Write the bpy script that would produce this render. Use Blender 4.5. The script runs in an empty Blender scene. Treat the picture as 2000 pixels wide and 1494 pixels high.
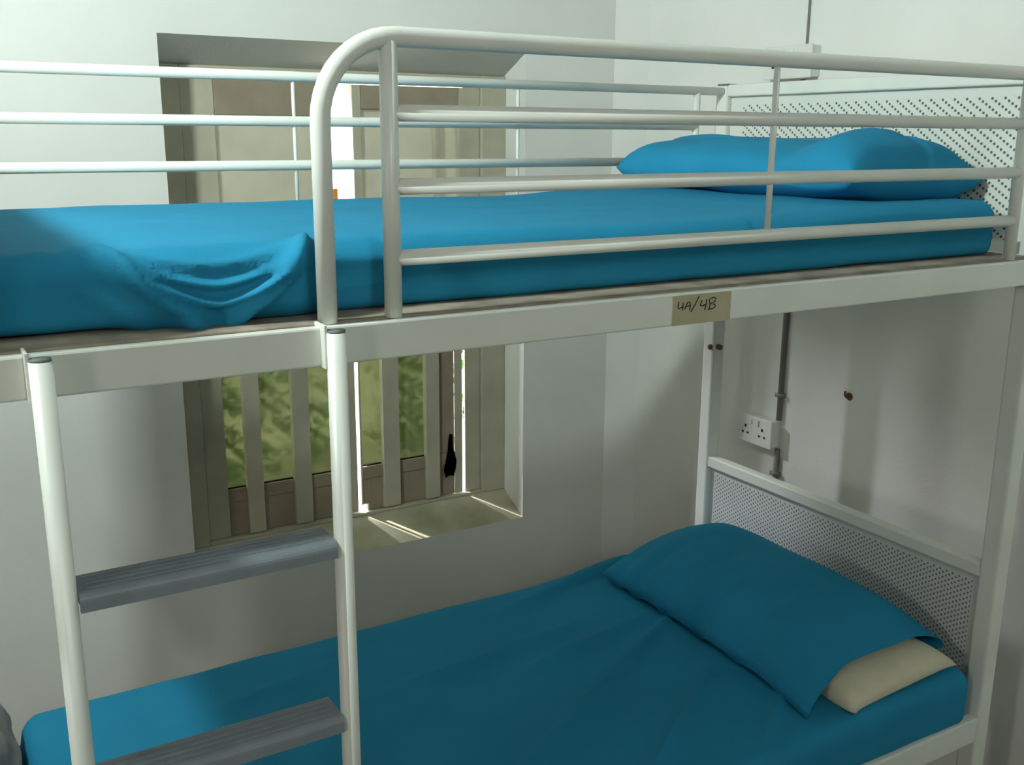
import bpy, bmesh, math, random
from mathutils import Vector, Matrix, noise

S = bpy.context.scene
COL = S.collection
rnd = random.Random(7)

# ------------------------------------------------------------------ camera
CX, CY, CZ = 0.6124, -1.2289, 1.7293
YAW, PITCH, ROLL, FPX = -0.54141, -0.23907, 0.00537, 1977.6


def ray(u, v):
    a = (u - 1000) / FPX
    b = (v - 747) / FPX
    c, s = math.cos(ROLL), math.sin(ROLL)
    a, b = c * a + s * b, -s * a + c * b
    cp, sp = math.cos(PITCH), math.sin(PITCH)
    y = cp + sp * b
    z = sp - cp * b
    cy, sy = math.cos(YAW), math.sin(YAW)
    return Vector((cy * a - sy * y, sy * a + cy * y, z))


cam_data = bpy.data.cameras.new('camera')
cam = bpy.data.objects.new('camera', cam_data)
COL.objects.link(cam)
r0 = ray(1000, 747)
rx = (ray(1001, 747) - r0).normalized()
rz = -r0.normalized()
ry = rz.cross(rx)
M = Matrix((rx, ry, rz)).transposed().to_4x4()
M.translation = (CX, CY, CZ)
cam.matrix_world = M
cam_data.sensor_fit = 'HORIZONTAL'
cam_data.sensor_width = 36
cam_data.lens = FPX / 2000 * 36
cam_data.clip_start = 0.02
S.camera = cam

# ------------------------------------------------------------------ light
S.view_settings.view_transform = 'Standard'
S.view_settings.look = 'None'
S.view_settings.gamma = 1.0
S.view_settings.use_curve_mapping = False
S.view_settings.exposure = 0.0

W = bpy.data.worlds.new('daylight')
S.world = W
W.use_nodes = True
W.node_tree.nodes['Background'].inputs['Color'].default_value = (1.0, 0.95, 0.87, 1)
W.node_tree.nodes['Background'].inputs['Strength'].default_value = 4.5


def area(name, loc, target, sx, sy, power, color):
    d = bpy.data.lights.new(name, 'AREA')
    d.shape = 'RECTANGLE'
    d.size, d.size_y = sx, sy
    d.energy = power
    d.color = color
    o = bpy.data.objects.new(name, d)
    COL.objects.link(o)
    o.location = loc
    o.rotation_euler = (Vector(target) - Vector(loc)).to_track_quat('-Z', 'Y').to_euler()
    return o


# lamp on the wall side beyond the foot of the bed
area('wall_lamp', (-0.12, 0.05, 2.70), (0.68, 0.45, 2.70), 0.2, 0.2, 56, (0.85, 0.99, 0.945))
# weaker fill light added behind the viewer, no lamp known there
area('fill_light', (0.9, -2.4, 2.6), (1.6, 0.3, 1.5), 0.3, 0.6, 15, (0.90, 1.0, 0.92))
# area light added for an unseen source at far left, no doorway built
area('unseen_left_light', (-2.75, -1.80, 1.85), (2.0, 0.3, 1.2), 0.30, 0.6, 24, (1.0, 0.94, 0.82))
# bright patch of sky that shines in through the gap between the sashes
area('sky_patch', (0.60, 3.44, 3.05), (2.3, 1.35, 1.25), 0.7, 0.7, 600, (0.92, 0.95, 1.0))
sun_d = bpy.data.lights.new('sun', 'SUN')
sun_d.energy = 8
sun_d.angle = math.radians(0.6)
sun_d.color = (1.0, 0.95, 0.88)
sun = bpy.data.objects.new('sun', sun_d)
COL.objects.link(sun)
sun.rotation_euler = Vector((0.150, -0.138, -0.55)).to_track_quat('-Z', 'Y').to_euler()

# ------------------------------------------------------------------ materials


def mat(name, color, rough=0.6, var=0.06, scale=6.0, bump=0.0, bscale=60.0, spec=0.3, metal=0.0, dirt=None):
    m = bpy.data.materials.new(name)
    m.use_nodes = True
    nt = m.node_tree
    b = nt.nodes['Principled BSDF']
    b.inputs['Roughness'].default_value = rough
    b.inputs['Specular IOR Level'].default_value = spec
    b.inputs['Metallic'].default_value = metal
    tc = nt.nodes.new('ShaderNodeTexCoord')
    n = nt.nodes.new('ShaderNodeTexNoise')
    n.inputs['Scale'].default_value = scale
    n.inputs['Detail'].default_value = 4
    nt.links.new(tc.outputs['Object'], n.inputs['Vector'])
    rp = nt.nodes.new('ShaderNodeValToRGB')
    rp.color_ramp.elements[0].position = 0.3
    rp.color_ramp.elements[1].position = 0.7
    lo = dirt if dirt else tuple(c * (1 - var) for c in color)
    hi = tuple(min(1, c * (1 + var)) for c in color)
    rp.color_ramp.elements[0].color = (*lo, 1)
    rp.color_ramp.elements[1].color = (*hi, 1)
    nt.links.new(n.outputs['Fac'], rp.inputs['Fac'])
    nt.links.new(rp.outputs['Color'], b.inputs['Base Color'])
    if bump:
        n2 = nt.nodes.new('ShaderNodeTexNoise')
        n2.inputs['Scale'].default_value = bscale
        n2.inputs['Detail'].default_value = 3
        nt.links.new(tc.outputs['Object'], n2.inputs['Vector'])
        bp = nt.nodes.new('ShaderNodeBump')
        bp.inputs['Strength'].default_value = bump
        bp.inputs['Distance'].default_value = 0.002
        nt.links.new(n2.outputs['Fac'], bp.inputs['Height'])
        nt.links.new(bp.outputs['Normal'], b.inputs['Normal'])
    return m


def perforated(name, color, hole, base_pitch, step_y, step_z, radius, z_top, z_bot, y_lo, y_hi):
    """painted sheet with a staggered pattern of small punched holes, their inner shade painted as dark dots"""
    m = bpy.data.materials.new(name)
    m.use_nodes = True
    nt = m.node_tree
    L = nt.links.new
    b = nt.nodes['Principled BSDF']
    b.inputs['Roughness'].default_value = 0.5
    tc = nt.nodes.new('ShaderNodeTexCoord')
    sp = nt.nodes.new('ShaderNodeSeparateXYZ')
    L(tc.outputs['Object'], sp.inputs[0])

    def mt(op, a, c=None):
        k = nt.nodes.new('ShaderNodeMath')
        k.operation = op
        for i, q in enumerate((a, c)):
            if q is None:
                continue
            if isinstance(q, (int, float)):
                k.inputs[i].default_value = q
            else:
                L(q, k.inputs[i])
        return k.outputs[0]
    Y, Z = sp.outputs['Y'], sp.outputs['Z']
    i = mt('DIVIDE', Z, step_z)
    j = mt('DIVIDE', mt('SUBTRACT', Y, mt('MULTIPLY', i, step_y)), base_pitch)
    fi = mt('SUBTRACT', mt('FRACT', i), 0.5)
    fj = mt('SUBTRACT', mt('FRACT', j), 0.5)
    dy = mt('ADD', mt('MULTIPLY', fi, step_y), mt('MULTIPLY', fj, base_pitch))
    dz = mt('MULTIPLY', fi, step_z)
    d = mt('SQRT', mt('ADD', mt('MULTIPLY', dy, dy), mt('MULTIPLY', dz, dz)))
    h = mt('LESS_THAN', d, radius)
    for q in (mt('LESS_THAN', Z, z_top), mt('GREATER_THAN', Z, z_bot), mt('GREATER_THAN', Y, y_lo), mt('LESS_THAN', Y, y_hi)):
        h = mt('MULTIPLY', h, q)
    mx = nt.nodes.new('ShaderNodeMix')
    mx.data_type = 'RGBA'
    mx.inputs['A'].default_value = (*color, 1)
    mx.inputs['B'].default_value = (*hole, 1)  # dot colour stands in for the shade inside the holes
    L(h, mx.inputs['Factor'])
    L(mx.outputs['Result'], b.inputs['Base Color'])
    return m


def frosted(name, tint, film, amount):
    """dirty obscured window glass: rough see-through glass under a dull film"""
    m = bpy.data.materials.new(name)
    m.use_nodes = True
    nt = m.node_tree
    L = nt.links.new
    b = nt.nodes['Principled BSDF']
    b.inputs['Base Color'].default_value = (*tint, 1)
    b.inputs['Transmission Weight'].default_value = 1.0
    b.inputs['Roughness'].default_value = 0.20
    b.inputs['IOR'].default_value = 1.08
    d = nt.nodes.new('ShaderNodeBsdfDiffuse')
    tc = nt.nodes.new('ShaderNodeTexCoord')
    n = nt.nodes.new('ShaderNodeTexNoise')
    n.inputs['Scale'].default_value = 9
    L(tc.outputs['Object'], n.inputs['Vector'])
    rp = nt.nodes.new('ShaderNodeValToRGB')
    rp.color_ramp.elements[0].color = (*[c * 0.8 for c in film], 1)
    rp.color_ramp.elements[1].color = (*[c * 1.15 for c in film], 1)
    L(n.outputs['Fac'], rp.inputs['Fac'])
    L(rp.outputs['Color'], d.inputs['Color'])
    tr = nt.nodes.new('ShaderNodeBsdfTransparent')
    tr.inputs['Color'].default_value = (*tint, 1)
    m0 = nt.nodes.new('ShaderNodeMixShader')
    m0.inputs[0].default_value = 0.30
    L(b.outputs[0], m0.inputs[1])
    L(tr.outputs[0], m0.inputs[2])
    mx = nt.nodes.new('ShaderNodeMixShader')
    mx.inputs[0].default_value = amount
    L(m0.outputs[0], mx.inputs[1])
    L(d.outputs[0], mx.inputs[2])
    L(mx.outputs[0], nt.nodes['Material Output'].inputs['Surface'])
    return m


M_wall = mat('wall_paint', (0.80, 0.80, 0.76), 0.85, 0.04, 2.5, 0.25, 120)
M_floor = mat('floor_cement', (0.12, 0.11, 0.09), 0.6, 0.15, 4)  # tone lowered so less light bounces up from the floor
M_ceil = mat('darkened_ceiling', (0.30, 0.29, 0.26), 0.9)  # unseen ceiling, kept dark to weaken the ambient bounce
M_wall2 = mat('darkened_unseen_wall', (0.20, 0.21, 0.20), 0.9)  # unseen walls, darkened to reduce light bounced under the bed
M_steel = mat('white_powder_coat', (0.76, 0.77, 0.71), 0.38, 0.04, 9, 0.05, 200, spec=0.45)
M_cap = mat('grey_plastic_cap', (0.14, 0.17, 0.16), 0.55)
M_step = mat('grey_plastic_tread', (0.25, 0.29, 0.32), 0.45, 0.08, 20, 0.15, 250)
M_ply = mat('worn_plywood', (0.33, 0.28, 0.22), 0.8, 0.2, 14, 0.3, 80, dirt=(0.20, 0.165, 0.125))
M_blue = mat('blue_cotton', (0.020, 0.235, 0.410), 0.85, 0.05, 5, 0.25, 300, spec=0.15)
M_pillow = mat('cream_pillow_ticking', (0.66, 0.62, 0.48), 0.85, 0.05, 20, 0.2, 200)
M_tape = mat('masking_tape', (0.47, 0.43, 0.28), 0.7, 0.06, 30)
M_ink = mat('black_marker', (0.02, 0.02, 0.016), 0.7)
M_socket = mat('white_plastic', (0.74, 0.74, 0.72), 0.3, 0.02, 6, spec=0.5)
M_dark = mat('dark_void', (0.02, 0.02, 0.02), 0.8)
M_rot = mat('rotten_wood', (0.10, 0.085, 0.06), 0.9, 0.5, 60)
M_conduit = mat('grey_conduit', (0.24, 0.23, 0.20), 0.6, 0.1, 20)
M_rust = mat('rusty_metal', (0.16, 0.09, 0.04), 0.8, 0.3, 60)
M_frame = mat('cream_window_paint', (0.46, 0.43, 0.33), 0.55, 0.10, 8, 0.15, 60)
M_rail = mat('brown_window_paint', (0.30, 0.25, 0.18), 0.6, 0.12, 10, 0.15, 60)
M_sill = mat('stained_sill_paint', (0.52, 0.50, 0.38), 0.7, 0.1, 7, 0.2, 60, dirt=(0.34, 0.33, 0.22))
M_pane = frosted('frosted_glass_clear', (0.38, 0.46, 0.24), (0.22, 0.22, 0.135), 0.66)
M_paneu = frosted('frosted_glass_dusty', (0.85, 0.86, 0.72), (0.42, 0.42, 0.34), 0.80)
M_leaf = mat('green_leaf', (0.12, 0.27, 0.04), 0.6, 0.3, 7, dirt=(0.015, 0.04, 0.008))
M_soil = mat('outside_paving', (0.58, 0.53, 0.46), 0.9, 0.1, 5)
M_orange = mat('orange_plastic', (0.80, 0.26, 0.03), 0.5)
M_bag = mat('grey_bag_cloth', (0.30, 0.29, 0.28), 0.9, 0.15, 30, 0.3, 200)
M_black = mat('black_cloth', (0.012, 0.012, 0.012), 0.9)
M_perf_up = perforated('perforated_steel_coarse', (0.70, 0.72, 0.66), (0.10, 0.12, 0.10), 0.030, 0.0085, 0.0058, 0.0030, 0.128, -0.2, -0.425, 0.40)
M_perf_lo = perforated('perforated_steel_fine', (0.62, 0.62, 0.60), (0.16, 0.16, 0.17), 0.017, 0.0085, 0.0062, 0.0026, 0.130, -0.2, -0.43, 0.43)

# ------------------------------------------------------------------ mesh helpers


def obj(name, bm, m, parent=None, smooth=False, loc=None):
    bmesh.ops.recalc_face_normals(bm, faces=bm.faces)
    me = bpy.data.meshes.new(name)
    bm.to_mesh(me)
    bm.free()
    for mm in (m if isinstance(m, (list, tuple)) else [m]):
        me.materials.append(mm)
    if smooth:
        for p in me.polygons:
            p.use_smooth = True
    o = bpy.data.objects.new(name, me)
    COL.objects.link(o)
    if loc:
        o.location = loc
    if parent:
        o.parent = parent
        o.matrix_parent_inverse = Matrix.Identity(4)
        base = Vector((0, 0, 0))
        q = parent
        while q:
            base += q.location
            q = q.parent
        o.location = Vector(loc or (0, 0, 0)) - base   # geometry is written in world coordinates
    return o


def empty(name, loc, label, cat, group=None):
    o = bpy.data.objects.new(name, None)
    COL.objects.link(o)
    o.location = loc
    o.empty_display_size = 0.1
    return tag(o, label, cat, group)


def tag(o, label=None, cat=None, group=None, kind=None):
    if label:
        o['label'] = label
    if cat:
        o['category'] = cat
    if group:
        o['group'] = group
    if kind:
        o['kind'] = kind
    return o


def struct(name, bm, m, label):
    return tag(obj(name, bm, m), label, name.split('_')[0], None, 'structure')


def box(bm, x0, x1, y0, y1, z0, z1, bev=0.0, seg=2):
    vs = [bm.verts.new((x, y, z)) for x in (x0, x1) for y in (y0, y1) for z in (z0, z1)]
    f = [(0, 1, 3, 2), (4, 6, 7, 5), (0, 4, 5, 1), (2, 3, 7, 6), (0, 2, 6, 4), (1, 5, 7, 3)]
    fs = [bm.faces.new([vs[i] for i in q]) for q in f]
    if bev:
        es = {e for q in fs for e in q.edges}
        bmesh.ops.bevel(bm, geom=list(es), offset=bev, segments=seg, affect='EDGES', profile=0.5)
    return bm


def B(*a, **k):
    return box(bmesh.new(), *a, **k)


def tube(bm, pts, r, n=16, cap=True):
    pts = [Vector(p) for p in pts]
    rings = []
    t0 = (pts[1] - pts[0]).normalized()
    ref = Vector((0, 0, 1)) if abs(t0.z) < 0.9 else Vector((1, 0, 0))
    nrm = (ref - t0 * ref.dot(t0)).normalized()
    for i, p in enumerate(pts):
        a = pts[max(0, i - 1)]
        b = pts[min(len(pts) - 1, i + 1)]
        t = (b - a).normalized()
        nrm = (nrm - t * nrm.dot(t)).normalized()
        bn = t.cross(nrm)
        rings.append([bm.verts.new(p + r * (math.cos(2 * math.pi * k / n) * nrm + math.sin(2 * math.pi * k / n) * bn)) for k in range(n)])
    for a, b in zip(rings, rings[1:]):
        for k in range(n):
            bm.faces.new((a[k], a[(k + 1) % n], b[(k + 1) % n], b[k]))
    if cap:
        bm.faces.new(rings[0])
        bm.faces.new(rings[-1])
    return bm


def T(pts, r, n=16):
    return tube(bmesh.new(), pts, r, n)


def bend(p0, c, p1, rad, n=10):
    """two straight legs joined by a round elbow at corner c"""
    p0, c, p1 = Vector(p0), Vector(c), Vector(p1)
    a = c + (p0 - c).normalized() * rad
    b = c + (p1 - c).normalized() * rad
    o = a + b - c
    out = [a]
    va, vb = a - o, b - o
    for i in range(1, n):
        t = i / n * math.pi / 2
        out.append(o + va * math.cos(t) + vb * math.sin(t))
    out.append(b)
    return out


def quad(bm, *p):
    return bm.faces.new([bm.verts.new(q) for q in p])


# ------------------------------------------------------------------ room shell
YB = 1.74          # back wall
XR = 2.89          # right wall
XL, YF, ZC = -3.0, -2.7, 2.85
YW = 1.875         # plane of the window joinery
wx0, wx1, wz0, wz1 = 1.27, 2.445, 0.372, 1.995      # opening in the wall face
bx0, bx1, bz0, bz1 = 1.285, 2.450, 0.440, 1.925     # opening at the joinery

bm = B(XL - .1, XR + .1, YF - .1, 2.05, -0.1, 0)
struct('floor', bm, M_floor, 'cement floor under the bunk bed, darkened to cut bounced light')
bm = B(XL - .1, XR + .1, YF - .1, 2.05, ZC, ZC + .1)
struct('ceiling', bm, M_ceil, 'unseen ceiling of the dorm room, darkened to cut bounced light')

bm = bmesh.new()
CH = 0.085         # splayed corner between back and right wall
xe = XR - CH
ys = 2.05


def holed(bm, x0, x1, z0, z1, a0, a1, b0, b1, y):
    for (p, q, r, s) in ((x0, a0, z0, z1), (a1, x1, z0, z1), (a0, a1, z0, b0), (a0, a1, b1, z1)):
        quad(bm, (p, y, r), (q, y, r), (q, y, s), (p, y, s))


holed(bm, XL, xe, 0, ZC, wx0, wx1, wz0, wz1, YB)
F4 = [(wx0, YB, wz0), (wx1, YB, wz0), (wx1, YB, wz1), (wx0, YB, wz1)]
K4 = [(bx0, YW + .02, bz0 + .008), (bx1, YW + .02, bz0 + .008), (bx1, YW + .02, bz1), (bx0, YW + .02, bz1)]
for i in range(1, 4):
    j = (i + 1) % 4
    quad(bm, F4[i], F4[j], K4[j], K4[i])
# outer skin and thickness of the wall
holed(bm, XL, XR + .1, 0, ZC, bx0, bx1, bz0 + .008, bz1, ys)
E4 = [(p[0], ys, p[2]) for p in K4]
for i in range(4):
    j = (i + 1) % 4
    quad(bm, K4[i], K4[j], E4[j], E4[i])
struct('wall_back', bm, M_wall, 'pale back wall with the recessed window behind the bunk bed')
bm = bmesh.new()
quad(bm, F4[0], F4[1], K4[1], K4[0])
bmesh.ops.subdivide_edges(bm, edges=bm.edges[:], cuts=1)
sill_face = bm

bm = bmesh.new()
quad(bm, (xe, YB, 0), (XR, YB - CH, 0), (XR, YB - CH, ZC), (xe, YB, ZC))
quad(bm, (XR, YB - CH, 0), (XR, YF, 0), (XR, YF, ZC), (XR, YB - CH, ZC))
quad(bm, (XR + .1, ys, 0), (XR + .1, YF, 0), (XR + .1, YF, ZC), (XR + .1, ys, ZC))
struct('wall_right', bm, M_wall, 'pale right wall with splayed corner and wall sockets')
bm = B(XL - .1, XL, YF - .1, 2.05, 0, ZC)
struct('wall_left', bm, M_wall2, 'unseen wall at the far left of the room, darkened to cut bounced light')
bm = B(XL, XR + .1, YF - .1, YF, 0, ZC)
struct('wall_front', bm, M_wall2, 'unseen wall behind the viewer, darkened to cut bounced light')

# ------------------------------------------------------------------ window
win = bpy.data.objects.new('window_1', None)
COL.objects.link(win)
win.location = (1.86, YW, 0.44)
tag(win, 'recessed window with frosted panes and cream vertical bars in the back wall', 'window', None, 'structure')
obj('window_sill', sill_face, M_sill, win)['label'] = 'stained sloping sill'
# fixed frame
fr = bmesh.new()
y0, y1 = YW, YW + .06
box(fr, bx0, 1.352, y0, y1, bz0, bz1, .004)
box(fr, 2.352, bx1, y0, y1, bz0, bz1, .004)
box(fr, 1.352, 2.352, y0, y1, 1.892, bz1, .004)
box(fr, 1.352, 2.352, y0, y1, 1.30, 1.37, .004)
box(fr, 1.352, 2.352, y0, y1, bz0, .452, .003)
obj('window_frame', fr, M_frame, win)
# cream edge bead on the right jamb
obj('jamb_bead', B(2.2880, 2.352, y0 + .012, y0 + .020, .452, 1.892, .003), M_frame, win)
ysa, ysb = YW + .012, YW + .045


def sash(name, x0, x1, z0, z1, stile_l, stile_r, top, bot, bars, m, pane, label=None, dl=.033, dr=.033, chip=0):
    b = bmesh.new()
    box(b, x0, x0 + stile_l, ysa, ysa + dl, z0 + chip, z1, .002)
    box(b, x1 - stile_r, x1, ysa, ysa + dr, z0, z1, .002)
    s = obj(name, b, m, win)
    if label:
        s['label'] = label
    b = bmesh.new()
    box(b, x0 + stile_l, x1 - stile_r, ysa + .002, ysb - .002, z1 - top, z1, .003)
    obj('top_rail', b, M_rail, s)
    b = bmesh.new()
    box(b, x0 + stile_l + chip * .8, x1 - stile_r, ysa + .004, ysb - .002, z0, z0 + bot, .003)
    if chip:
        box(b, x0 + stile_l, x0 + stile_l + chip * .85, ysa + .004, ysb - .002, z0 + chip, z0 + bot, .003)
    if bot > .1:
        box(b, x0 + stile_l, x1 - stile_r, ysa + .001, ysb - .002, z0 + bot * .72, z0 + bot, .002)
    obj('bottom_rail', b, M_rail, s)
    for (p, q) in bars:
        obj('bar', B(p, q, ysa - .012, ysa + .014, z0 + .003, z1 - top + .002, .002), M_frame, s)
    obj('pane', B(x0 + stile_l, x1 - stile_r, ysa + .018, ysa + .022, z0 + bot, z1 - top), pane, s)
    return s


sash('lower_sash', 1.354, 1.868, .454, 1.298, .068, .03, .05, .16, [(1.483, 1.536), (1.642, 1.700)], M_frame, M_pane, dr=.008)
sash('lower_sash', 1.8795, 2.2775, .454, 1.298, .008, .030, .05, .16, [(1.962, 2.024), (2.127, 2.180)], M_frame, M_pane, dl=.008, dr=.008, chip=.022)
b = B(2.182, 2.246, ysa + .003, ysb, .614, 1.246, .002)
o = obj('dark_board', b, M_rail, win)
# irregular broken patch in that board
b = bmesh.new()
ring = []
for (pu, pv) in ((880, 843), (886, 846), (886, 872), (890, 884), (894, 900), (892, 918), (888, 931), (880, 928), (871, 932), (867, 915), (872, 896), (876, 876), (877, 858)):
    ring.append(b.verts.new((2.200 + (pu - 868) * .0020, ysa - .0010, .523 + (931 - pv) * .00185)))
b.faces.new(ring)
bmesh.ops.solidify(b, geom=b.faces[:], thickness=-.003)
obj('broken_patch', b, M_rot, win)['label'] = 'dark broken patch'
sash('upper_sash', 1.354, 1.800, 1.372, 1.8895, .098, .03, .105, .06, [], M_frame, M_paneu)
us = sash('upper_sash', 1.888, 2.292, 1.372, 1.884, .030, .02, .075, .06, [(2.176, 2.192)], M_frame, M_paneu)
obj('item', B(1.818, 1.836, ysa + .01, ysa + .03, 1.50, 1.562, .004), M_orange, win)['label'] = 'small orange latch'  # small orange thing of unknown kind, attached to the window

# outside the window
b = bmesh.new()
quad(b, (-1, 2.2, 0.30), (5.5, 2.2, 0.30), (5.5, 7, 0.30), (-1, 7, 0.30))
tag(obj('ground_outside', b, M_soil), 'pale paved ground outside the window', 'ground', None, 'structure')
b = bmesh.new()
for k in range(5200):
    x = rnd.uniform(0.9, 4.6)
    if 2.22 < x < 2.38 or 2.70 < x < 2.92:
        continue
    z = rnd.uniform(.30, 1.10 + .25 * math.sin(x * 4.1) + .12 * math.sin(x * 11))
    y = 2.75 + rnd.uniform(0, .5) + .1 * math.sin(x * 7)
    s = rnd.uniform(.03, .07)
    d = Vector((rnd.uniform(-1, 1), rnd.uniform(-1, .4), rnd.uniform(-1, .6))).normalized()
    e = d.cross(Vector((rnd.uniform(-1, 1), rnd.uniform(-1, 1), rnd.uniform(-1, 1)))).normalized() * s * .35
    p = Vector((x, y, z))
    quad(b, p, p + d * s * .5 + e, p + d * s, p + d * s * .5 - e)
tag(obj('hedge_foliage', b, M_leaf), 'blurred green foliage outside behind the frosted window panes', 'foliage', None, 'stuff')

# ------------------------------------------------------------------ bunk bed
XH, XF = 2.62, 0.57            # head and foot posts
YA, YC = 0.015, 0.962          # front and rear posts
ZT, DZ = 1.85, 0.093           # top guard rail, spacing
bed = empty('bunk_bed', (1.6, .48, 0), 'white tubular steel bunk bed with ladder and perforated headboards', 'bunk bed')
PW = .022
for x in (XH, XF):
    for y in (YA, YC):
        p = obj('post', B(x - PW, x + PW, y - PW, y + PW, 0, 1.866 if y > .5 else (1.866 if x < 1 else 1.866), .006), M_steel, bed)
        obj('post_cap', B(x - PW + .002, x + PW - .002, y - PW + .002, y + PW - .002, 1.866, 1.871, .002), M_cap, p)
# long side beams
for (zb, zt) in ((1.441, 1.492), (.376, .438)):
    for (ya, yb) in ((-.022, -.006), (YC + PW, YC + PW + .016)):
        x0, x1 = XF - .03, XH + (.03 if zb > 1 else -.02)
        if zb < 1:
            ya, yb = (-.004, .022) if ya < .5 else (YC - .022, YC + .004)
            x0 = XF + .02
        obj('side_beam', B(x0, x1, ya, yb, zb, zt, .003), M_steel, bed)
for x in (XH, XF):
    for (zb, zt) in ((1.441, 1.492), (.376, .438)):
        obj('end_beam', B(x - .012, x + .012, YA + PW, YC - PW, zb, zt, .003), M_steel, bed)
# deck boards carrying the mattresses
o = obj('deck_board', B(.60, 2.60, -.003, YC + .015, 1.476, 1.494, .002), M_ply, bed)
o['label'] = 'worn grey-brown plywood deck'
o = obj('deck_board', B(.60, 2.60, .026, YC - .026, .410, .432, .002), M_ply, bed)
o['label'] = 'worn grey-brown plywood deck'
# bolts on the rear head post
b = T([(XH - PW - .006, YC - .012, 1.135), (XH - PW, YC - .012, 1.135)], .008, 10)
obj('bolt', b, M_rust, bed, True)
b = T([(XH - .004, YC - PW - .012, 1.135), (XH - .004, YC - PW + .001, 1.135)], .008, 10)
obj('bolt', b, M_rust, bed, True)


def headboard(x, zt, zb, m_panel, both=True):
    r = obj('headboard_rail', B(x - .016, x + .016, YA + PW, YC - PW, zt - .032, zt, .004), M_steel, bed)
    zc = zt - .032 - .15
    p = obj('perforated_panel', B(-.002, .002, -.448, .448, zb - zc, .15, 0), m_panel, r, loc=(x, (YA + YC) / 2, zc))
    return r


headboard(XH - .004, 1.868, 1.52, M_perf_up)
headboard(XH - .004, .803, .44, M_perf_lo)
headboard(XF, 1.868, 1.52, M_perf_up)
headboard(XF, .803, .44, M_perf_lo)

RT = .0118
# front guard: bent top tube with outer legs, inner posts, bars and a thin spindle
zb0 = 1.493
path = [(1.073, 0, zb0)] + bend((1.073, 0, zb0), (1.073, 0, ZT), (2.6, 0, ZT), .105) + bend((1.2, 0, ZT), (2.590, 0, ZT), (2.590, 0, zb0), .09) + [(2.590, 0, zb0)]
g = obj('front_guard', T(path, .0128, 20), M_steel, bed, True)
for x in (1.166, 2.511):
    obj('guard_post', T([(x, 0, zb0), (x, 0, ZT)], RT), M_steel, g, True)
for k in (1, 2, 3):
    obj('guard_bar', T([(1.166, 0, ZT - k * DZ), (2.511, 0, ZT - k * DZ)], .0108), M_steel, g, True)
obj('guard_spindle', T([(1.842, 0, ZT - 3 * DZ), (1.842, 0, ZT)], .0052, 10), M_steel, g, True)
# rear guard
g = obj('rear_guard', T([(XF + PW, .958, ZT), (XH - PW, .958, ZT)], .0108), M_steel, bed, True)
for k in (1, 2, 3):
    obj('guard_bar', T([(.66, .958, ZT - k * DZ), (2.508, .958, ZT - k * DZ)], .0108), M_steel, g, True)
for x in (.66, 2.508):
    obj('guard_post', T([(x, .958, 1.49), (x, .958, ZT)], .0095), M_steel, g, True)
for x in (1.373, 1.94):
    obj('guard_spindle', T([(x, .958, 1.50), (x, .958, ZT)], .0042, 10), M_steel, g, True)

# ladder hooked on the front beam
lad = obj('ladder', B(.7405, 1.056, -.041, -.033, .10, .118, .002), M_steel, bed)
YL = -.037
for x in (.727, 1.0695):
    r = obj('rail', T([(x, YL, 0.005), (x, YL, 1.487)], .0128, 20), M_steel, lad, True)
    obj('hook_plate', B(x - .0155, x - .0115, YL + .000, YL + .036, 1.440, 1.497, .001), M_steel, lad)
    bc = T([(x, YL, 1.487), (x, YL, 1.490)], .0118, 20)
    obj('rail_cap', bc, M_cap, lad, True)
for zs in (1.212, .955, .69, .42):
    b = bmesh.new()
    # tread: rounded top slab with side lips
    prof = []
    y0, y1, zt, zb = -.050, .018, zs, zs - .024
    n = 5
    for (cx_, cz_, a0) in ((y1 - .012, zt - .012, 0), (y0 + .012, zt - .012, 90)):
        for k in range(n + 1):
            t = math.radians(a0 + 90 * k / n)
            prof.append((cx_ + .012 * math.cos(t), cz_ + .012 * math.sin(t)))
    prof += [(y0, zb), (y0 + .006, zb), (y0 + .006, zt - .016), (y1 - .006, zt - .016), (y1 - .006, zb), (y1, zb)]
    L_ = [b.verts.new((.7405, p[0], p[1])) for p in prof]
    R_ = [b.verts.new((1.0560, p[0], p[1])) for p in prof]
    for k in range(len(prof)):
        j = (k + 1) % len(prof)
        b.faces.new((L_[k], L_[j], R_[j], R_[k]))
    b.faces.new(L_)
    b.faces.new(R_)
    for k in range(4):
        yy = -.036 + k * .012
        box(b, .75, 1.046, yy, yy + .005, zt - .001, zt + .0012)
    st = obj('step', b, M_step, lad)
    st['label'] = 'grey plastic step'

# tape with the berth number on the front beam
tp = obj('label_tape', B(1.628, 1.7485, -.0232, -.0218, 1.4415, 1.4885), M_tape, bed)
tp['label'] = 'masking tape marked 4A/4B'
b = bmesh.new()


def stroke(pts, w=.0009):
    pts = [Vector((1.628 + p[0] * .1205, -.0235, 1.4415 + p[1] * .047)) for p in pts]
    tube(b, pts, w, 6)


# hand-written 4A/4B (unit square of the tape)
stroke([(.10, .80), (.085, .60), (.10, .57), (.165, .62)])
stroke([(.168, .76), (.172, .64), (.165, .50)])
stroke([(.205, .53), (.225, .66), (.25, .76), (.285, .76), (.295, .62), (.285, .48)])
stroke([(.215, .62), (.29, .64)])
stroke([(.44, .93), (.385, .70), (.31, .42)])
stroke([(.49, .78), (.465, .60), (.49, .585), (.56, .62)])
stroke([(.57, .80), (.565, .62), (.545, .43)])
stroke([(.615, .76), (.635, .60), (.615, .44)])
stroke([(.615, .78), (.68, .84), (.735, .80), (.72, .70), (.64, .63), (.715, .60), (.73, .52), (.69, .46), (.60, .44)])
obj('handwriting', b, M_ink, tp)

# ------------------------------------------------------------------ bedding


def sstep(a, b_, t):
    t = max(0, min(1, (t - a) / (b_ - a)))
    return t * t * (3 - 2 * t)


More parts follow.
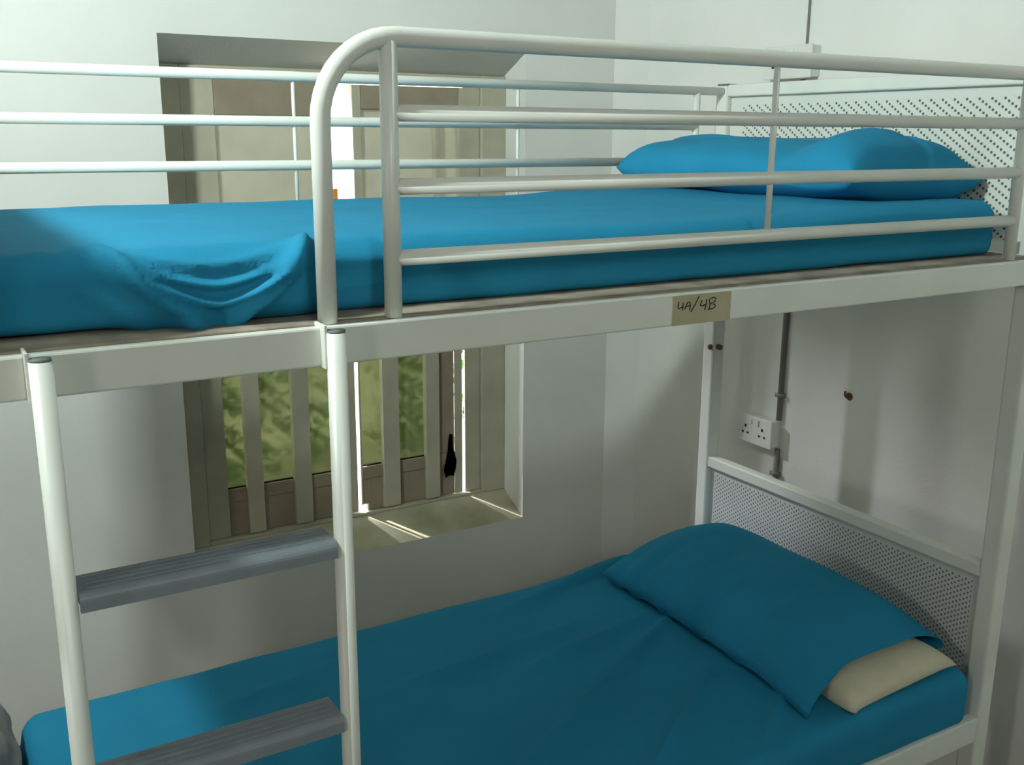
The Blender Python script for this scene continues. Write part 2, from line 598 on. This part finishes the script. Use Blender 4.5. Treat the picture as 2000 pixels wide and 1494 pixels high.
def mattress(name, x0, x1, y0, y1, z0, z1, disp, label, group):
    """rounded slab with a fitted sheet; disp(x, y, z, nrm) moves each point"""
    b = bmesh.new()
    NX = 260
    ra, rb = .034, .018
    prof = []                                    # (y, z, ny, nz) from front bottom up and over
    def arc(cy, cz, r, a0, a1, n):
        for k in range(n + 1):
            t = math.radians(a0 + (a1 - a0) * k / n)
            prof.append((cy + r * math.cos(t), cz + r * math.sin(t), math.cos(t), math.sin(t)))
    def seg(p, q, n):
        for k in range(1, n):
            f = k / n
            prof.append((p[0] + (q[0] - p[0]) * f, p[1] + (q[1] - p[1]) * f, p[2], p[3]))
    arc(y0 + rb, z0 + rb, rb, 270, 180, 5)
    seg((y0, z0 + rb, -1, 0), (y0, z1 - ra, -1, 0), 16)
    arc(y0 + ra, z1 - ra, ra, 180, 90, 9)
    seg((y0 + ra, z1, 0, 1), (y1 - ra, z1, 0, 1), 70)
    arc(y1 - ra, z1 - ra, ra, 90, 0, 6)
    seg((y1, z1 - ra, 1, 0), (y1, z0 + rb, 1, 0), 4)
    arc(y1 - rb, z0 + rb, rb, 0, -90, 3)
    seg((y1 - rb, z0, 0, -1), (y0 + rb, z0, 0, -1), 8)
    yc, zc = (y0 + y1) / 2, (z0 + z1) / 2
    rings = []
    E = .045
    for i in range(NX + 1):
        x = x0 + (x1 - x0) * i / NX
        d = min(x - x0, x1 - x)
        k = 0
        if d < E:
            k = 1 - math.sqrt(max(0, 1 - (1 - d / E) ** 2))
        ring = []
        for (y, z, ny, nz) in prof:
            hy = (abs(y - yc) - k * E * 1.1) / abs(y - yc) if abs(y - yc) > .05 else 1
            zz = z
            if z > zc:
                zz = z - (z - zc) * k * .75
            p = Vector((x, yc + (y - yc) * hy, zz))
            p += disp(p.x, p.y, p.z, ny, nz) * (1 - .6 * k)
            ring.append(b.verts.new(p))
        rings.append(ring)
    n = len(prof)
    for a, c in zip(rings, rings[1:]):
        for k in range(n):
            b.faces.new((a[k], a[(k + 1) % n], c[(k + 1) % n], c[k]))
    b.faces.new(rings[0])
    b.faces.new(rings[-1])
    o = obj(name, b, M_blue, None, True)
    return tag(o, label, 'mattress', group)


def ridge(d, w, h):
    return h * math.exp(-(d / w) ** 2)


def seg_dist(px, py, a, c):
    ax, ay = a
    bx, by = c
    vx, vy = bx - ax, by - ay
    L2 = vx * vx + vy * vy
    t = max(0, min(1, ((px - ax) * vx + (py - ay) * vy) / L2))
    return math.hypot(px - ax - t * vx, py - ay - t * vy), t


UY0, UZ0, UZ1 = .062, 1.495, 1.592


def disp_up(x, y, z, ny, nz):
    out = Vector((0, ny, nz))
    h = 0
    # loose sheet: broad waves on the top and shallow puckers on the sides
    h += .0035 * noise.noise(Vector((x * 3, y * 5, 1.3)))
    h += .0018 * noise.noise(Vector((x * 9, y * 14 + z * 8, 4.7)))
    v = Vector((0, 0, 0))
    if nz > .3:
        h += ridge(seg_dist(x, y, (1.15, .82), (1.95, .70))[0], .02, .0030)
        h += ridge(seg_dist(x, y, (1.05, .62), (1.75, .55))[0], .018, .0025)
        h += ridge(seg_dist(x, y, (1.4, .38), (2.1, .40))[0], .02, .0028)
    if y < .5:
        s = (UZ1 - z) / (UZ1 - UZ0)               # 0 top edge, 1 bottom
        if y > UY0 + .034:
            s = -(y - UY0 - .034) / .1
        # swagged loose cloth between the foot end and the guard post
        w = sstep(.79, .86, x) * (1 - sstep(1.05, 1.09, x))
        if w > 0 and s > -.5:
            for (A, off, hh, ww) in ((1.00, .02, .015, .075), (.72, .00, .014, .06), (.46, .02, .012, .055), (.22, .02, .009, .06)):
                u = (x - .945) / .135
                sc = off + A * (1 - min(1.2, abs(u)) ** 1.5)
                h += w * ridge(s - sc, ww, hh)
            d, t = seg_dist(x, s * .1, (.805, .0), (.930, .1))
            h += ridge(d, .010, .016) * sstep(0, .3, t)
            d, t = seg_dist(x, s * .1, (1.075, .0), (.95, .1))
            h += ridge(d, .008, .010) * sstep(0, .3, t)
            # hanging belly
            v += Vector((0, -1, 0)) * w * .022 * sstep(-.4, .6, s) * (1 - .5 * sstep(.7, 1, s))
        # two straight drag folds left of the swag
        for (a, c, hh) in (((.79, .05), (.90, 1.0), .009), ((.745, .10), (.865, 1.02), .006)):
            d, t = seg_dist(x, s * .1, (a[0], a[1] * .1), (c[0], c[1] * .1))
            if s > -.2:
                h += ridge(d, .012, hh)
        # fold along the lip between the guard posts
        if x > 1.08:
            h += ridge(s - .33 - .08 * math.sin(x * 5), .10, .004)
            h += ridge(s - .62 - .05 * math.sin(x * 7 + 1), .08, .002)
    # head end: the sheet rides up under the pillow
    if nz > 0.2:
        v.z += .014 * sstep(1.8, 2.2, x)
    return out * h + v


mattress('mattress', .640, 2.572, UY0, .928, UZ0, UZ1, disp_up,
         'upper bunk mattress in a blue sheet with loose swags at its foot', 'blue mattresses of the bunk bed')

LZ0, LZ1 = .4335, .548


def disp_lo(x, y, z, ny, nz):
    h = .004 * noise.noise(Vector((x * 3, y * 4, 9.3)))
    h += .0018 * noise.noise(Vector((x * 8, y * 11 + z * 9, 2.2)))
    if nz > .3:
        for (a, c, w, hh) in (((2.15, .56), (1.50, .22), .022, .010), ((2.12, .60), (1.62, .52), .030, .008),
                              ((2.05, .30), (1.55, -.02), .025, .007), ((2.2, .20), (1.9, .0), .02, .006),
                              ((1.95, .66), (1.25, .60), .03, .005), ((1.5, .80), (.95, .72), .03, .004),
                              ((2.28, .90), (1.75, .80), .03, .010)):
            d, t = seg_dist(x, y, a, c)
            h += 2.6 * ridge(d, w * .65, hh * math.sin(math.pi * min(1, .15 + t * .85)))
    return Vector((0, ny, nz)) * h + Vector((0, 0, .012 * sstep(1.9, 2.3, x) if nz > .2 else 0))


mattress('mattress', .700, 2.585, .002, .930, LZ0, LZ1, disp_lo,
         'lower bunk mattress in a smooth blue sheet', 'blue mattresses of the bunk bed')


def pillow_bm(L, Wd, Th, fn, NU=72, NV=56, pu=6, pv=4, puff=.45, below=.3, open_end=None):
    """closed pillow: u along length, v across; fn(u, v, side, t) adds a local offset.
    open_end: half height of the open mouth of a pillowcase at u = -1"""
    b = bmesh.new()
    top, bot = {}, {}
    for i in range(NU + 1):
        for j in range(NV + 1):
            u, v = i / NU * 2 - 1, j / NV * 2 - 1
            eu = 1 - abs(u) ** pu
            if open_end and u < 0:
                eu = open_end + (1 - open_end) * (1 - abs(u) ** 3)
            ev = 1 - abs(v) ** pv
            t = max(0, eu * ev) ** puff
            # sides drawn in a little between the corners
            base = Vector((u * L / 2 * (1 - .025 * ev * (0 if (open_end and u < 0) else 1)), v * Wd / 2 * (1 - .05 * (1 - u * u)), 0))
            top[i, j] = b.verts.new(base + Vector((0, 0, t * Th * (1 - below))) + fn(u, v, 1, t))
            if abs(v) > .999 or u > .999 or (u < -.999 and not open_end):
                bot[i, j] = top[i, j]
            else:
                bot[i, j] = b.verts.new(base + Vector((0, 0, -t * Th * below)) + fn(u, v, -1, t))
    for i in range(NU):
        for j in range(NV):
            b.faces.new((top[i, j], top[i + 1, j], top[i + 1, j + 1], top[i, j + 1]))
            q = []
            for k in ((i, j), (i, j + 1), (i + 1, j + 1), (i + 1, j)):
                if bot[k] not in q:
                    q.append(bot[k])
            if len(q) > 2 and any(bot[k] is not top[k] for k in ((i, j), (i, j + 1), (i + 1, j + 1), (i + 1, j))):
                b.faces.new(q)
    return b


def place(b, o, ex, ey):
    ex = Vector(ex).normalized()
    ez = ex.cross(Vector(ey)).normalized()
    ey = ez.cross(ex)
    m = Matrix((ex, ey, ez)).transposed().to_4x4()
    m.translation = Vector(o)
    bmesh.ops.transform(b, matrix=m, verts=b.verts)
    return b


# upper pillow: lies across the head end
def fn_up(u, v, s, t):
    w = Vector((0, 0, 0))
    n = noise.noise(Vector((u * 2.3, v * 2.1, 3.1 + s)))
    w.z += .010 * n * t * s
    if s > 0:
        w.z += .024 * math.exp(-((u + .74) / .16) ** 2 - ((v - .1) / .8) ** 2)
        w.z -= .010 * math.exp(-((u + .42) / .12) ** 2)
        w.z -= .012 * math.exp(-((v + .35 + .6 * (u + .5)) / .07) ** 2 - ((u + .5) / .3) ** 2) * t
        w.z += .006 * math.exp(-((v + .2 - .5 * u) / .07) ** 2) * t
        w.z -= .008 * math.exp(-((v + .45 + .25 * u) / .06) ** 2) * t
    w.z += .02 * (1 - abs(u)) * 0
    return w


pb = place(pillow_bm(.75, .40, .130, fn_up, pu=16, pv=2.6, puff=.42, below=.40), (2.385, .505, 1.647), (0, 1, 0), (-1, 0, .03))
pil = tag(obj('pillow', pb, M_blue, None, True), 'plump pillow in a blue pillowcase lying on the upper bunk', 'pillow', 'pillows on the bunk bed')


# lower pillow: propped on the headboard, cream pillow peeping out of the case
def fn_lo(u, v, s, t):
    c = max(0, (-u - .65) / .35) * max(0, (v - .45) / .55)
    w = Vector((-.030, .012, -.012)) * c
    w.z += .008 * noise.noise(Vector((u * 2.0, v * 2.4, 7.7 + s))) * (t + .2) * s
    if s > 0:
        for (u0, k, hh, ww) in ((.60, .35, .016, .05), (.30, .5, .012, .05), (-.05, .45, .011, .06), (.80, .2, .015, .045), (-.42, .3, .008, .06)):
            f = max(0, min(1, (v + .2) / .9))
            w.z -= hh * math.exp(-((u - u0 - k * (v - 1) * .3) / ww) ** 2) * f
    return w


LO, LEX, LEY = (2.350, .455, .585), (.02, 1, .012), (-1, .02, -.05)
inner = place(pillow_bm(.70, .335, .062, lambda u, v, s, t: Vector((0, 0, 0)), pu=8, pv=6, puff=.4, below=.35), (2.357, .365, .578), (-.01, 1, .01), LEY)
pin = tag(obj('pillow', inner, M_pillow, None, True), 'cream pillow slipping out of its blue case on the lower bunk', 'pillow', 'pillows on the bunk bed')
pb = place(pillow_bm(.74, .45, .150, fn_lo, pv=2.6, pu=5, puff=.58, below=.14, open_end=.26), LO, LEX, LEY)
pcs = obj('pillowcase', pb, M_blue, pin, True)
pcs['label'] = 'blue pillowcase'

# ------------------------------------------------------------------ wall sockets, conduit, hook


def socket(y1, z1, w, h, label, switch_up):
    """surface box on the right wall; y1 its left (far) edge seen from the room, z1 its top"""
    yc = y1 - w / 2
    zc = z1 - h / 2
    e = empty('wall_socket', (XR, yc, zc), label, 'socket', 'wall sockets')
    obj('back_box', B(XR - .034, XR, y1 - w + .003, y1 - .003, z1 - h + .003, z1 - .003, .003), M_socket, e)
    fp = obj('faceplate', B(XR - .042, XR - .033, y1 - w, y1, z1 - h, z1, .0025), M_socket, e)
    xf = XR - .042
    for c in (yc + w * .24, yc - w * .24):
        for (q, p0, p1, hw) in ((0, .004, .013, .004), (.011, -.016, -.010, .0045), (-.011, -.016, -.010, .0045)):
            obj('socket_hole', B(xf - .0006, xf + .001, c + q - hw, c + q + hw, zc + p0, zc + p1), M_dark, fp)
    for c in (yc + w * .10, yc - w * .10):
        obj('switch', B(xf - .004, xf, c - .006, c + .006, zc + .018, zc + .036, .001), M_socket, fp)
    return e


socket(1.083, .875, .150, .090, 'white double wall socket under the upper bunk', 1)
socket(1.060, 1.984, .180, .092, 'white double wall socket above the top headboard', 1)


def conduit(z0, z1, label):
    b = T([(XR - .009, .937, z0), (XR - .009, .935, z1)], .0085, 12)
    for z in (z0 + .08, z1 - .08):
        box(b, XR - .019, XR, .922, .951, z - .006, z + .006)
    return tag(obj('conduit', b, M_conduit, None, True), label, 'conduit', 'wall conduits')


tag(obj('wire', T([(XR - .004, .935, 1.985), (XR - .004, .933, ZC)], .0035, 8), M_conduit, None, True),
    'thin grey wire running up the wall from the upper socket', 'wire')
conduit(.876, 1.890, 'grey conduit between the upper and lower wall sockets')
conduit(.02, .783, 'short grey conduit below the lower wall socket')

b = T([(XR, .681, 1.010), (XR - .014, .681, 1.008), (XR - .020, .681, 1.014), (XR - .020, .681, 1.026)], .0035, 8)
bmesh.ops.create_circle(b, cap_ends=True, segments=14, radius=.012, matrix=Matrix.Translation((XR - .001, .681, 1.008)) @ Matrix.Rotation(math.pi / 2, 4, 'Y'))
tag(obj('wall_hook', b, M_rust, None, True), 'small rusty hook on the right wall below the upper bunk', 'hook')

# ------------------------------------------------------------------ bag at the foot of the lower bunk
b = pillow_bm(.20, .13, .10, lambda u, v, s, t: Vector((0, 0, .008 * noise.noise(Vector((u * 1.2, v * 1.2, s))))), 40, 30)
place(b, (.650, .80, .590), (0, 1, .1), (.45, 0, -1))
bag = tag(obj('bag', b, M_bag, None, True), 'grey cloth bag with black base at the foot of the lower bunk', 'bag')
b = pillow_bm(.20, .10, .09, lambda u, v, s, t: Vector((0, 0, .006 * noise.noise(Vector((u * 1.2, v * 1.2, s + 5))))), 40, 30)
place(b, (.655, .79, .520), (0, 1, .05), (.3, 0, -1))
obj('bag_base', b, M_black, bag, True)['label'] = 'black base'
